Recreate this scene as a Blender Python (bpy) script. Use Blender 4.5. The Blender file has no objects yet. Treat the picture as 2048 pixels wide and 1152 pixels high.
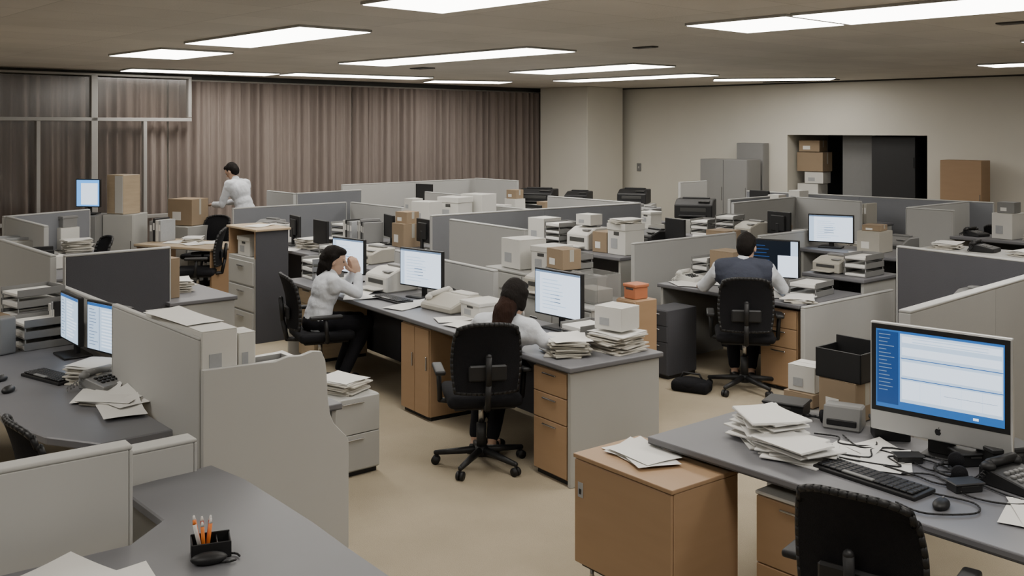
import bpy, bmesh, math, random
from mathutils import Vector, Matrix, Euler
random.seed(7)
SC=bpy.context.scene
COL=SC.collection
# ------------------------------------------------------------------ materials
M={}
def mat(name,col,rough=.6,noise=.12,scale=12,bump=0,bscale=None,metal=0,emit=None,stretch=None,spec=.4,col2=None):
    m=bpy.data.materials.new(name); m.use_nodes=True
    nt=m.node_tree; N=nt.nodes; L=nt.links
    p=N['Principled BSDF']
    p.inputs['Roughness'].default_value=rough
    p.inputs['Metallic'].default_value=metal
    p.inputs['Specular IOR Level'].default_value=spec
    tc=N.new('ShaderNodeTexCoord'); mp=N.new('ShaderNodeMapping')
    L.new(tc.outputs['Object'],mp.inputs['Vector'])
    if stretch: mp.inputs['Scale'].default_value=stretch
    nz=N.new('ShaderNodeTexNoise'); nz.inputs['Scale'].default_value=scale; nz.inputs['Detail'].default_value=4
    L.new(mp.outputs['Vector'],nz.inputs['Vector'])
    mx=N.new('ShaderNodeMixRGB')
    d=tuple(max(0,x*(1-noise)) for x in col); b=tuple(min(1,x*(1+noise)) for x in col)
    if col2: b=col2; d=col
    mx.inputs[1].default_value=(*d,1); mx.inputs[2].default_value=(*b,1)
    L.new(nz.outputs['Fac'],mx.inputs[0]); L.new(mx.outputs[0],p.inputs['Base Color'])
    if bump:
        n2=N.new('ShaderNodeTexNoise'); n2.inputs['Scale'].default_value=bscale or scale*6
        L.new(mp.outputs['Vector'],n2.inputs['Vector'])
        bp=N.new('ShaderNodeBump'); bp.inputs['Strength'].default_value=bump; bp.inputs['Distance'].default_value=.01
        L.new(n2.outputs['Fac'],bp.inputs['Height']); L.new(bp.outputs[0],p.inputs['Normal'])
    if emit:
        p.inputs['Emission Color'].default_value=(*emit[0],1); p.inputs['Emission Strength'].default_value=emit[1]
    M[name]=m; return m
mat('carpet',(.36,.305,.22),.95,.12,3,.5,180)
mat('wall',(.64,.615,.545),.85,.04,2)
mat('curtain',(.205,.168,.148),.9,.18,6,.2,stretch=(6,6,.6))
mat('fabric',(.385,.385,.375),.9,.03,5,.12,260)
mat('panel',(.44,.435,.415),.75,.02,3)
mat('fabric_blue',(.18,.187,.205),.9,.06,5,.2,260)
mat('fabric_dark',(.06,.06,.068),.9,.08,5,.2,260)
mat('rail',(.415,.415,.405),.6,.04,4)
mat('laminate',(.15,.15,.162),.42,.05,5)
mat('edge',(.05,.05,.052),.5,.05,5)
mat('laminate_light',(.39,.39,.375),.5,.04,5)
mat('metal_beige',(.375,.372,.352),.5,.04,4)
mat('metal_grey',(.23,.228,.225),.45,.05,4)
mat('wood',(.32,.205,.115),.5,.2,3,stretch=(1,1,7),col2=(.37,.242,.142))
mat('wood_pale',(.42,.33,.225),.5,.15,5,stretch=(1,1,8))
mat('cardboard',(.27,.20,.13),.85,.1,6)
mat('orange',(.45,.16,.075),.6,.05)
mat('pen_orange',(.8,.22,.04),.5,.05)
mat('white_box',(.58,.57,.535),.65,.05,5)
mat('label_grey',(.33,.34,.35),.7,.1,40)
mat('paper',(.70,.69,.66),.8,.03,8)
mat('paper_edge',(.52,.495,.44),.85,.12,60,stretch=(1,1,8))
mat('beige',(.40,.38,.33),.5,.05)
mat('grey_plastic',(.19,.19,.188),.45,.06)
mat('black',(.012,.012,.013),.5,.15)
mat('black_soft',(.010,.010,.012),.9,.2,40,.4,300,spec=.2)
mat('chrome',(.5,.5,.5),.25,.03,metal=1)
mat('alu',(.55,.55,.54),.35,.03,metal=.6)
mat('skin',(.45,.29,.205),.55,.06)
mat('lips',(.38,.14,.12),.5,.05)
mat('eye',(.02,.015,.012),.2,.05)
mat('hair',(.010,.008,.007),.75,.4,30,.5,120,stretch=(1,1,.2),spec=.12)
mat('hair_red',(.028,.014,.010),.75,.4,30,.5,120,stretch=(1,1,.2),spec=.12)
mat('shirt',(.58,.60,.64),.8,.04,8,.5,22)
mat('vest',(.035,.04,.06),.85,.1,10,.4,30)
mat('trousers',(.012,.012,.015),.9,.1,10,.3,30,spec=.15)
mat('shoe',(.012,.011,.01),.35,.1)
mat('book_red',(.35,.07,.05),.6,.1)
mat('win_frame',(.30,.29,.275),.5,.04)
mat('vent',(.05,.05,.048),.6,.1)
def emat(name,col,s):
    m=mat(name,tuple(c*.3 for c in col),.3,.02,emit=(col,s)); return m
emat('scr_white',(.72,.84,1.0),1.6)
emat('scr_page',(.58,.76,1.0),1.2)
emat('scr_line',(.25,.38,.6),.65)
emat('scr_blue',(.035,.16,.5),.95)
emat('scr_navy',(.02,.08,.28),.75)
emat('scr_cyan',(.12,.42,1.0),1.5)
emat('scr_dark',(.012,.02,.035),.35)
emat('light',(1.0,.96,.89),12.5)
def acrylic():
    m=bpy.data.materials.new('acrylic'); m.use_nodes=True; nt=m.node_tree; nt.nodes.clear()
    o=nt.nodes.new('ShaderNodeOutputMaterial'); a=nt.nodes.new('ShaderNodeBsdfTransparent'); g=nt.nodes.new('ShaderNodeBsdfPrincipled'); x=nt.nodes.new('ShaderNodeMixShader')
    nz=nt.nodes.new('ShaderNodeTexNoise'); nz.inputs['Scale'].default_value=3
    mr=nt.nodes.new('ShaderNodeMapRange'); mr.inputs[3].default_value=.35; mr.inputs[4].default_value=.45
    nt.links.new(nz.outputs['Fac'],mr.inputs[0]); nt.links.new(mr.outputs[0],x.inputs[0])
    g.inputs['Base Color'].default_value=(.3,.3,.29,1); g.inputs['Roughness'].default_value=.25
    nt.links.new(a.outputs[0],x.inputs[1]); nt.links.new(g.outputs[0],x.inputs[2]); nt.links.new(x.outputs[0],o.inputs[0]); M['acrylic']=m
acrylic()
def glass():
    m=bpy.data.materials.new('glass'); m.use_nodes=True; nt=m.node_tree; nt.nodes.clear()
    o=nt.nodes.new('ShaderNodeOutputMaterial'); a=nt.nodes.new('ShaderNodeBsdfTransparent'); a.inputs[0].default_value=(.92,.91,.90,1)
    g=nt.nodes.new('ShaderNodeBsdfGlossy'); g.inputs['Roughness'].default_value=.2; x=nt.nodes.new('ShaderNodeMixShader'); x.inputs[0].default_value=.07
    nt.links.new(a.outputs[0],x.inputs[1]); nt.links.new(g.outputs[0],x.inputs[2]); nt.links.new(x.outputs[0],o.inputs[0]); M['glass']=m
glass()
def ceiling_mat():
    m=mat('ceiling',(.62,.58,.52),.9,.08,1.2,.3,60); nt=m.node_tree; N=nt.nodes; L=nt.links
    p=N['Principled BSDF']; tc=N.new('ShaderNodeTexCoord'); mp=N.new('ShaderNodeMapping'); mp.inputs['Rotation'].default_value=(0,0,math.radians(3))
    L.new(tc.outputs['Object'],mp.inputs['Vector'])
    br=N.new('ShaderNodeTexBrick'); br.offset=0; br.inputs['Scale'].default_value=1; br.inputs['Brick Width'].default_value=1.2; br.inputs['Row Height'].default_value=.6
    br.inputs['Mortar Size'].default_value=.006; br.inputs['Mortar Smooth'].default_value=.5
    br.inputs['Color1'].default_value=(.68,.645,.59,1); br.inputs['Color2'].default_value=(.62,.59,.54,1); br.inputs['Mortar'].default_value=(.5,.47,.43,1)
    L.new(mp.outputs[0],br.inputs['Vector'])
    nz=N.new('ShaderNodeTexNoise'); nz.inputs['Scale'].default_value=.9; nz.inputs['Detail'].default_value=5; L.new(mp.outputs[0],nz.inputs['Vector'])
    mr=N.new('ShaderNodeMapRange'); mr.inputs[3].default_value=.82; mr.inputs[4].default_value=1.16; L.new(nz.outputs['Fac'],mr.inputs[0])
    mu=N.new('ShaderNodeMixRGB'); mu.blend_type='MULTIPLY'; mu.inputs[0].default_value=1; L.new(br.outputs['Color'],mu.inputs[1]); L.new(mr.outputs[0],mu.inputs[2]); L.new(mu.outputs[0],p.inputs['Base Color'])
ceiling_mat()
# ------------------------------------------------------------------ builder
class B:
    def __init__(s): s.bm=bmesh.new(); s.mats=[]
    def mi(s,m):
        if m not in s.mats: s.mats.append(m)
        return s.mats.index(m)
    def add(s,t,m,smooth=False,mx=None):
        if mx is not None: bmesh.ops.transform(t,matrix=mx,verts=t.verts)
        i=s.mi(m)
        for f in t.faces: f.material_index=i; f.smooth=smooth
        me=bpy.data.meshes.new('t'); t.to_mesh(me); t.free(); s.bm.from_mesh(me); bpy.data.meshes.remove(me)
        return s
    def box(s,x0,x1,y0,y1,z0,z1,m,bev=.004,seg=1,mx=None,smooth=False):
        t=bmesh.new(); bmesh.ops.create_cube(t,size=1)
        for v in t.verts: v.co=Vector(((x0+x1)/2+v.co.x*(x1-x0),(y0+y1)/2+v.co.y*(y1-y0),(z0+z1)/2+v.co.z*(z1-z0)))
        bev=min(bev,.45*min(abs(x1-x0),abs(y1-y0),abs(z1-z0)))
        if bev>0: bmesh.ops.bevel(t,geom=t.edges[:],offset=bev,segments=seg,affect='EDGES',profile=.5)
        return s.add(t,m,smooth,mx)
    def cyl(s,p0,p1,r0,r1,m,seg=16,mx=None,cap=True):
        p0=Vector(p0);p1=Vector(p1); d=p1-p0; t=bmesh.new()
        bmesh.ops.create_cone(t,cap_ends=cap,segments=seg,radius1=r0,radius2=r1,depth=d.length)
        q=d.to_track_quat('Z','Y').to_matrix().to_4x4(); q=Matrix.Translation((p0+p1)/2)@q
        bmesh.ops.transform(t,matrix=q,verts=t.verts)
        i=s.mi(m); s.add(t,m,True,mx); return s
    def ell(s,c,r,m,seg=16,mx=None,rot=None):
        t=bmesh.new(); bmesh.ops.create_uvsphere(t,u_segments=seg,v_segments=max(6,seg*2//3),radius=1)
        q=Matrix.Translation(c)@(rot.to_4x4() if rot else Matrix.Identity(4))@Matrix.Diagonal((*r,1))
        bmesh.ops.transform(t,matrix=q,verts=t.verts); return s.add(t,m,True,mx)
    def capsule(s,p0,p1,r0,r1,m,seg=12,mx=None):
        s.ell(p0,(r0,)*3,m,seg,mx); s.ell(p1,(r1,)*3,m,seg,mx)
        if (Vector(p0)-Vector(p1)).length>1e-4: s.cyl(p0,p1,r0,r1,m,seg,mx)
        return s
    def path(s,pts,r,m,seg=8,mx=None):
        for a,b in zip(pts,pts[1:]): s.capsule(a,b,r,r,m,seg,mx)
        return s
    def prism(s,pts,z0,z1,m,bev=0,mx=None):
        t=bmesh.new(); vs=[t.verts.new((x,y,z0)) for x,y in pts]; f=t.faces.new(vs)
        r=bmesh.ops.extrude_face_region(t,geom=[f]); 
        for v in [g for g in r['geom'] if isinstance(g,bmesh.types.BMVert)]: v.co.z=z1
        bmesh.ops.recalc_face_normals(t,faces=t.faces)
        if bev: bmesh.ops.bevel(t,geom=t.edges[:],offset=bev,segments=1,affect='EDGES')
        return s.add(t,m,False,mx)
    def grid(s,fn,nx,ny,m,smooth=True,mx=None):
        t=bmesh.new(); g=[[t.verts.new(fn(i/nx,j/ny)) for i in range(nx+1)] for j in range(ny+1)]
        for j in range(ny):
            for i in range(nx): t.faces.new((g[j][i],g[j][i+1],g[j+1][i+1],g[j+1][i]))
        return s.add(t,m,smooth,mx)
    def done(s,name,parent=None,label=None):
        me=bpy.data.meshes.new(name); s.bm.to_mesh(me); s.bm.free()
        for m in s.mats: me.materials.append(M[m])
        o=bpy.data.objects.new(name,me); COL.objects.link(o)
        if parent: o.parent=parent
        if label: o['label']=label
        return o
def tag(o,label,cat,group=None,kind=None):
    o['label']=label; o['category']=cat
    if group: o['group']=group
    if kind: o['kind']=kind
    return o
def pos(o,x,y,z,deg=0):
    o.location=(x,y,z); o.rotation_euler=(0,0,math.radians(deg)); return o
def thing(name,label,cat,x,y,z=0,deg=0,group=None):
    o=bpy.data.objects.new(name,None); o.empty_display_size=.1; COL.objects.link(o)
    tag(o,label,cat,group); return pos(o,x,y,z,deg)
def clone(src,x,y,z,deg,label=None,group=None):
    def rec(o,par):
        n=o.copy(); COL.objects.link(n)
        if par: n.parent=par
        for c in o.children: rec(c,n)
        return n
    n=rec(src,None); pos(n,x,y,z,deg)
    if label: n['label']=label
    if group: n['group']=group
    return n
class Fr:
    def __init__(s,x,y,d): s.x,s.y,s.d=x,y,d; a=math.radians(d); s.c,s.s=math.cos(a),math.sin(a)
    def p(s,x,y): return (s.x+x*s.c-y*s.s, s.y+x*s.s+y*s.c)
def uv(u,v): return (.766*u-.643*v,.643*u+.766*v)
def struct(o): o['kind']='structure'; return o
T=lambda x,y,z:Matrix.Translation((x,y,z))
RX=lambda d:Matrix.Rotation(math.radians(d),4,'X')
RY=lambda d:Matrix.Rotation(math.radians(d),4,'Y')
RZ=lambda d:Matrix.Rotation(math.radians(d),4,'Z')
# ------------------------------------------------------------------ people (built first)
def remesh(b,name,voxel,smooth,matname,parent,disp=0):
    o=b.done('tmp'); 
    r=o.modifiers.new('r','REMESH'); r.mode='VOXEL'; r.voxel_size=voxel; r.use_smooth_shade=True
    sm=o.modifiers.new('s','SMOOTH'); sm.iterations=smooth; sm.factor=.5
    if disp:
        tx=bpy.data.textures.new('cl','CLOUDS'); tx.noise_scale=.07
        dm=o.modifiers.new('d','DISPLACE'); dm.texture=tx; dm.strength=disp; dm.mid_level=.5; dm.texture_coords='LOCAL'
    dg=bpy.context.evaluated_depsgraph_get(); me=bpy.data.meshes.new_from_object(o.evaluated_get(dg))
    bpy.data.objects.remove(o); me.materials.clear(); me.materials.append(M[matname])
    for p in me.polygons: p.use_smooth=True; p.material_index=0
    n=bpy.data.objects.new(name,me); COL.objects.link(n); n.parent=parent; return n
def person(label,x,y,deg,J,male=True,hair='short',yaw=0,pitch=0,vest=False):
    P=thing('person',label,'person',x,y,0,deg)
    V={k:Vector(v) for k,v in J.items()}
    k=1.0 if male else .88
    def torso(b,e,legs=True,sh=1.0):
        pe,c,n=V['pelvis'],V['chest'],V['neck']; wa=pe.lerp(c,.5)+Vector((0,-.01,0))
        ax=(c-pe).normalized(); rot=Vector((0,0,1)).rotation_difference(ax).to_matrix()
        if legs: b.ell(pe,(.165*k+e,.12*k+e,.11+e),'skin',16)
        b.ell(pe.lerp(wa,.5),(.15*k+e,.112*k+e,.12+e),'skin',16,rot=rot)
        b.ell(wa,(.14*k+e,.105*k+e,.13+e),'skin',16,rot=rot)
        b.ell(c,(.17*k+e,.118*k+e,.16+e),'skin',16,rot=rot)
        for s in 'LR':
            t=c.lerp(n,.75).lerp(V['sh'+s],sh)
            b.capsule(c.lerp(n,.75),t,.055*k+e,.055*k+e,'skin')
            b.capsule(c,t+Vector((0,0,-.04)),.09*k+e,.06*k+e,'skin')
    def arms(b,e,cut=1.0,hands=False):
        for s in 'LR':
            sh,el,wr=V['sh'+s],V['el'+s],V['wr'+s]
            b.capsule(sh,el,.052*k+e,.041*k+e,'skin'); w=el.lerp(wr,cut)
            b.capsule(el,w,.04*k+e,(.026 if hands else .031)*k+e,'skin')
    def legs(b,e,cut=1.0):
        for s in 'LR':
            h,kn,an=V['hip'+s],V['kn'+s],V['an'+s]
            b.capsule(h,kn,.085*k+e,.058*k+e,'skin'); b.capsule(kn,kn.lerp(an,.35),.056*k+e,.054*k+e,'skin'); b.capsule(kn.lerp(an,.35),kn.lerp(an,cut),.054*k+e,.037*k+e,'skin')
    b=B(); torso(b,0); arms(b,0,1,True); legs(b,0)
    for s in 'LR':
        an=V['an'+s]; b.capsule(an+Vector((0,-.02,-.04)),an+Vector((0,.13,-.055)),.035,.028,'skin')
        wr,el=V['wr'+s],V['el'+s]; hd=V.get('hd'+s,(wr-el)).normalized(); up=V.get('hn'+s,Vector((0,0,1))); up=(up-hd*up.dot(hd)).normalized()
        side=hd.cross(up).normalized()
        th=side*(1 if s=='L' else -1)
        if 'th'+s in V: th=V['th'+s]; th=(th-hd*th.dot(hd)).normalized(); up=th.cross(hd) if s=='L' else hd.cross(th)
        pc=wr+hd*.05
        rot=Matrix((th,hd,up)).transposed()
        b.ell(pc,(.038,.05,.016),'skin',12,rot=rot)
        for i,l in enumerate((.072,.08,.074,.058)):
            o=wr+hd*.085+th*(.027-.018*i); m1=o+hd*l*.5-up*.006; m2=m1+hd*l*.38-up*.022
            b.capsule(o-hd*.02,m1,.0098,.009,'skin',8); b.capsule(m1,m2,.009,.0075,'skin',8)
        t0=wr+hd*.03+th*.028; t1=t0+th*.028+hd*.03-up*.006; t2=t1+hd*.028-up*.01+th*.004
        b.capsule(t0,t1,.0125,.011,'skin',8); b.capsule(t1,t2,.011,.009,'skin',8)
    hc=V['head']; HM=T(*hc)@RZ(yaw)@RX(pitch)
    b.capsule(V['neck']-Vector((0,0,.03)),hc+Vector((0,-.02,-.06)),.056*k,.052*k,'skin')
    b.ell((0,-.005,.02),(.074,.092,.095),'skin',20,mx=HM)
    b.ell((0,.02,-.045),(.056,.066,.07),'skin',16,mx=HM)
    b.ell((0,.052,-.092),(.026,.026,.022),'skin',10,mx=HM)
    b.capsule((0,.083,.015),(0,.103,-.022),.009,.014,'skin',8,mx=HM)
    for sx in (-1,1):
        b.ell((sx*.076,-.008,-.008),(.010,.019,.031),'skin',10,mx=HM)
        b.ell((sx*.03,.076,.03),(.024,.012,.008),'skin',8,mx=HM)
    remesh(b,'body',.0065,3,'skin',P)
    for sx in (-1,1): B().ell((sx*.03,.079,.006),(.011,.007,.006),'eye',10,mx=HM).done('eye',P)
    B().ell((0,.083,-.056),(.022,.009,.0065),'lips',10,mx=HM).done('mouth',P)
    b=B(); torso(b,.014); arms(b,.011,.9)
    b.capsule(V['neck']-Vector((0,0,.035)),V['neck']+Vector((0,-.004,.012)),.066*k,.06*k,'skin')
    remesh(b,'shirt',.010,2,'shirt',P,disp=.014)
    if vest:
        b=B(); torso(b,.034,False,.86); remesh(b,'vest',.010,3,'vest',P,disp=.006)
    b=B(); pe=V['pelvis']; b.ell(pe,(.165*k+.018,.12*k+.018,.11),'skin',16); legs(b,.014,.93)
    remesh(b,'trousers',.012,3,'trousers',P,disp=.008)
    for s in 'LR':
        an=V['an'+s]; b=B(); b.capsule(an+Vector((0,-.03,-.052)),an+Vector((0,.03,-.045)),.036,.042,'shoe').ell(an+Vector((0,.12,-.058)),(.044,.07,.03),'shoe')
        b.box(an.x-.04,an.x+.04,an.y-.07,an.y+.18,an.z-.09,an.z-.075,'shoe',.006); b.done('shoe',P)
    b=B(); b.ell((0,-.024,.038),(.083,.094,.094),'hair',20,mx=HM); b.ell((0,-.05,0),(.075,.07,.09),'hair',16,mx=HM)
    if hair=='short': b.ell((0,.03,.088),(.062,.055,.034),'hair',12,mx=HM)
    else:
        b.ell((0,.02,.082),(.066,.07,.04),'hair',12,mx=HM)
        for sx in (-1,1): b.capsule((sx*.072,-.01,.04),(sx*.07,-.03,-.07),.025,.02,'hair',10,mx=HM)
        b.capsule((0,-.06,0),(0,-.065,-.09),.075,.055,'hair',12,mx=HM)
    if hair=='bob':
        b.capsule((.02,-.075,-.05),(.03,-.10,-.13),.06,.03,'hair',12,mx=HM)
    remesh(b,'hair',.008,2,'hair',P,disp=.012)
    if hair=='tail':
        b=B(); b.capsule((0,-.055,.01),(-.02,-.085,-.10),.068,.072,'hair_red',14,mx=HM); b.capsule((-.02,-.085,-.10),(-.035,-.10,-.24),.072,.05,'hair_red',12,mx=HM)
        for sx in (-.04,0,.035): b.capsule((sx-.02,-.10,-.08),(sx-.035,-.125,-.25),.034,.018,'hair_red',10,mx=HM)
        remesh(b,'ponytail',.008,1,'hair_red',P,disp=.016)
    return P
KF=Fr(-2.2,9.64,-54.56)
NF=Fr(1.36,9.39,-50)
WX,WY=KF.p(1.31,-.22)
person('seated person in white shirt, dark bobbed hair, hands at face',WX,WY,-60,dict(
  pelvis=(0,-.03,.56),chest=(0,.05,.83),neck=(0,.09,.96),head=(.0,.13,1.07),
  shL=(-.15,.07,.91),shR=(.15,.07,.91),elL=(-.17,.27,.80),elR=(.17,.27,.80),wrL=(-.05,.31,.95),wrR=(.08,.31,.95),
  hdL=(.15,-.25,1),hdR=(-.2,-.25,1),thL=(.1,-1,0),thR=(-.1,-1,0),
  hipL=(-.08,0,.55),hipR=(.08,0,.55),knL=(-.1,.38,.53),knR=(.1,.38,.53),anL=(-.1,.20,.10),anR=(.1,.16,.10)),male=False,hair='bob',yaw=-26,pitch=-12)
MX,MY=-.17,6.56
person('seated person in white shirt with auburn ponytail at desk',MX,MY,-20,dict(
  pelvis=(0,-.03,.55),chest=(.09,.06,.83),neck=(.14,.09,.96),head=(.165,.12,1.075),
  shL=(-.05,.05,.91),shR=(.30,.04,.895),elL=(-.18,.22,.82),elR=(.385,.04,.82),wrL=(-.02,.42,.785),wrR=(.53,.12,.785),
  hipL=(-.08,0,.55),hipR=(.08,0,.55),knL=(-.15,.34,.53),knR=(.0,.34,.53),anL=(-.14,.16,.10),anR=(-.02,.16,.10)),male=False,hair='tail',yaw=-10,pitch=-14)
NX,NY=1.95,8.42
person('seated person in dark vest over pale shirt working at desk',NX,NY,-12,dict(
  pelvis=(0,-.03,.57),chest=(0,.04,.90),neck=(0,.07,1.06),head=(0.03,.12,1.175),
  shL=(-.20,.05,1.0),shR=(.20,.05,1.0),elL=(-.33,.20,.82),elR=(.33,.20,.83),wrL=(-.36,.46,.79),wrR=(.30,.46,.79),
  hipL=(-.09,0,.57),hipR=(.09,0,.57),knL=(-.10,.40,.55),knR=(.10,.40,.55),anL=(-.07,.32,.10),anR=(.07,.32,.10)),male=True,hair='short',yaw=-20,pitch=-16,vest=True)
person('standing person in white shirt and dark trousers reading papers',-3.84,14.35,64,dict(
  pelvis=(0,-.04,.95),chest=(0,.09,1.28),neck=(0,.17,1.44),head=(0,.235,1.565),
  shL=(-.18,.13,1.385),shR=(.18,.13,1.385),elL=(-.22,.22,1.10),elR=(.22,.24,1.12),wrL=(-.13,.46,1.09),wrR=(.13,.48,1.10),
  hipL=(-.09,-.03,.93),hipR=(.09,-.03,.93),knL=(-.1,.0,.52),knR=(.1,-.02,.52),anL=(-.1,-.02,.10),anR=(.1,-.05,.10)),male=True,hair='short',yaw=8,pitch=-34)
# ------------------------------------------------------------------ room
CX,CY=1.33,21.4
WC=Fr(CX,CY,45); WR=Fr(CX,CY,-45)
def rbox(name,x0,x1,y0,y1,z0,z1,m,fr=WC):
    o=B().box(x0,x1,y0,y1,z0,z1,m,0).done(name); pos(o,fr.x,fr.y,0,fr.d); return struct(o)
rbox('floor',-26,2.2,-20.3,.15,-.1,0,'carpet'); rbox('ceiling',-26,2.2,-20.3,.15,3.0,3.1,'ceiling')
rbox('wall_back',-26,0,0,.15,0,3,'wall')
b=B()
b.box(0,5.06,0,.15,0,3,'wall',0).box(7.55,20,0,.15,0,3,'wall',0).box(5.06,7.55,0,.15,0,.9,'wall',0).box(5.06,7.55,0,.15,2.07,3,'wall',0)
struct(pos(b.done('wall_right'),CX,CY,0,-45))
b=B(); b.box(5.0,7.6,1.5,1.6,.8,2.3,'black',0).box(5.0,5.06,.15,1.5,.8,2.3,'wall',0).box(7.55,7.6,.15,1.5,.8,2.3,'grey_plastic',0).box(5.0,7.6,.15,1.5,.8,.9,'metal_grey',0).box(5,7.6,.15,1.5,2.2,2.3,'grey_plastic',0)
struct(pos(b.done('wall_alcove'),CX,CY,0,-45))
rbox('wall_left',-26.15,-26,-20.3,.15,0,3,'wall'); rbox('wall_front',-26,0.1,-20.15,-20,0,3,'wall')
c=B().box(0,1.1,0,1.26,0,3,'wall',.01).done('wall_column'); pos(c,1.46,19.4,0,45); struct(c)
rbox('trim_1',-26,0,-.06,0,2.93,3.0,'vent'); 
o=B().box(.5,20,-.03,0,2.975,3.0,'vent',0).done('trim_2'); struct(pos(o,CX,CY,0,-45))
o=B().box(.5,5.0,-.015,0,0,.1,'vent',0).box(5.0,20,-.015,0,0,.1,'vent',0).done('baseboard_right'); struct(pos(o,CX,CY,0,-45))
def curtain(i,x0,x1):
    w=x1-x0; ph=random.random()*6
    b=B(); 
    def f(s,t):
        z=2.9-t*2.84; a=s*w/.17*2*math.pi+ph; amp=.040+.014*math.sin(s*9+ph)
        return (x0+s*w+.012*math.sin(a*.5+ph+t*1.5), -.13+amp*math.sin(a+.25*math.sin(3*t+ph))+.012*math.sin(a*2.3+ph), z)
    b.grid(f,int(w*70),10,'curtain'); o=b.done('curtain'); tag(o,'floor-length pleated brown curtain hung along the wall','curtain','pleated curtains along the wall'); pos(o,WC.x,WC.y,0,45)
xs=[-14.2+1.67*i for i in range(9)]
for i in range(8): curtain(i,xs[i],xs[i+1]-.01)
b=B(); fy0,fy1=-.36,-.28
def bar(x0,x1,z0,z1): b.box(x0,x1,fy0,fy1,z0,z1,'win_frame',.004)
xr=-8.95
bar(-14.2,xr,2.29,2.34); bar(xr-.05,xr,2.35,2.93); bar(-10.43,-10.34,0,2.93)
for xx in (-11.13,-9.66,-11.9,-12.7): bar(xx-.025,xx+.025,0,2.29)
bar(-14.2,xr,.9,.95); bar(-14.2,xr,2.92,2.95)
struct(pos(b.done('window_1'),CX,CY,0,45))
b=B(); b.box(-14.2,-10.44,-.325,-.315,.95,2.9,'glass',0).box(-10.33,-9.66,-.325,-.315,.95,2.29,'glass',0).box(-10.33,xr-.05,-.325,-.315,2.35,2.9,'glass',0)
struct(pos(b.done('window_2'),CX,CY,0,45))
def clight(x,y,L,W,deg):
    t=thing('ceiling_light','recessed fluorescent ceiling light with white diffuser panel','light',x,y,2.972,deg,'fluorescent ceiling panels')
    f=.012
    B().box(-L/2,L/2,-W/2,-W/2+f,0.008,.028,'rail',.002).box(-L/2,L/2,W/2-f,W/2,0.008,.028,'rail',.002).box(-L/2,-L/2+f,-W/2+f,W/2-f,0.008,.028,'rail',.002).box(L/2-f,L/2,-W/2+f,W/2-f,0.008,.028,'rail',.002).done('light_frame',t)
    B().box(-L/2+f,L/2-f,-W/2+f,W/2-f,.004,.02,'light',.002).done('diffuser',t)
for a in [(-2.1,8.75,2.1,.68,-48),(-3.66,10.7,1.3,.8,-46),(-4.4,14.2,2.1,.6,35),(-.73,11.25,3.3,.72,-46.5),(-2.35,15.3,2.3,.65,35),(-.76,17.2,1.4,.7,20),
          (1.03,13.5,2.4,.8,-50),(1.9,15.9,2.9,.65,-47),(4.25,16.3,1.9,.6,-10),(1.93,7.63,.88,.84,-47),(3.07,6.4,2.4,.84,-47),(.01,5.83,2.1,.68,-46),(6.5,12.3,1.3,.6,-46),
          (-3.8,4.6,2.1,.66,-48),(1.6,2.6,2.1,.66,-48),(-1.6,1.2,2.1,.66,-48),(5.6,8.6,2.1,.66,-46),(-7.2,8.2,2.1,.66,-48),(4.6,2.4,2.1,.66,-48)]: clight(*a)
for i,(x,y,w,d) in enumerate([(1.32,9.9,.25,.1),(3.8,7.6,.2,.12),(-1.2,13.4,.3,.2),(4.9,17.0,1.4,.12)]):
    b=B().box(-w/2,w/2,-d/2,d/2,0,.012,'vent',.002)
    for k in range(4): b.box(-w/2+.01,w/2-.01,-d/2+d*(k+.35)/4.4,-d/2+d*(k+.6)/4.4,-.004,.004,'grey_plastic',0)
    o=b.done('air_vent'); tag(o,'slotted dark air vent set in the ceiling','vent','ceiling air vents'); pos(o,x,y,2.988,-47)
# ------------------------------------------------------------------ generic furniture
def partition(p0,p1,h,fab='fabric',label=None,t=.048,cap='rail',posts=True,split=1.5):
    p0=Vector(p0);p1=Vector(p1); d=p1-p0; L=d.length; a=math.degrees(math.atan2(d.y,d.x))
    nm={'fabric':'light grey','panel':'plain pale grey','fabric_blue':'blue-grey','fabric_dark':'charcoal'}[fab]
    P=thing('cubicle_partition',label or nm+' fabric cubicle partition with pale top rail','partition',p0.x,p0.y,0,a)
    n=max(1,round(L/split)); w=(L-.024)/n; rh=.018; pw=.012
    for i in range(n):
        B().box(pw+i*w+.001,pw+(i+1)*w-.001,-t/2+.002,t/2-.002,.08,h-rh,fab,.004,2).done('fabric_panel',P)
    B().box(0,L,-t/2,t/2,h-rh,h,cap,.008,3,smooth=True).done('top_rail',P)
    B().box(pw,L-pw,-t/2+.004,t/2-.004,0,.08,'metal_grey',.003).done('kick_rail',P)
    if posts:
        B().box(0,pw,-t/2,t/2,0,h-rh,cap,.004,2).done('end_post',P); B().box(L-pw,L,-t/2,t/2,0,h-rh,cap,.004,2).done('end_post',P)
    return P
def desk(fr,x,y,L,D,z=.74,top='laminate',side='metal_beige',ends=(1,1),label='grey laminate office desk with panel ends',group=None,mod=True):
    X,Y=fr.p(x,y); P=thing('desk',label,'desk',X,Y,0,fr.d,group)
    B().box(0,L,0,D,z-.03,z,top,.006,2).box(.002,L-.002,.001,D-.001,z-.034,z-.028,'edge',.001).done('desktop',P)
    if ends[0]: B().box(.02,.05,.03,D-.02,0,z-.034,side,.003).done('end_panel',P)
    if ends[1]: B().box(L-.05,L-.02,.03,D-.02,0,z-.034,side,.003).done('end_panel',P)
    if mod: B().box(.05,L-.05,D-.05,D-.03,.03,z-.034,'fabric_dark',.002).done('modesty_panel',P)
    return P
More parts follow.
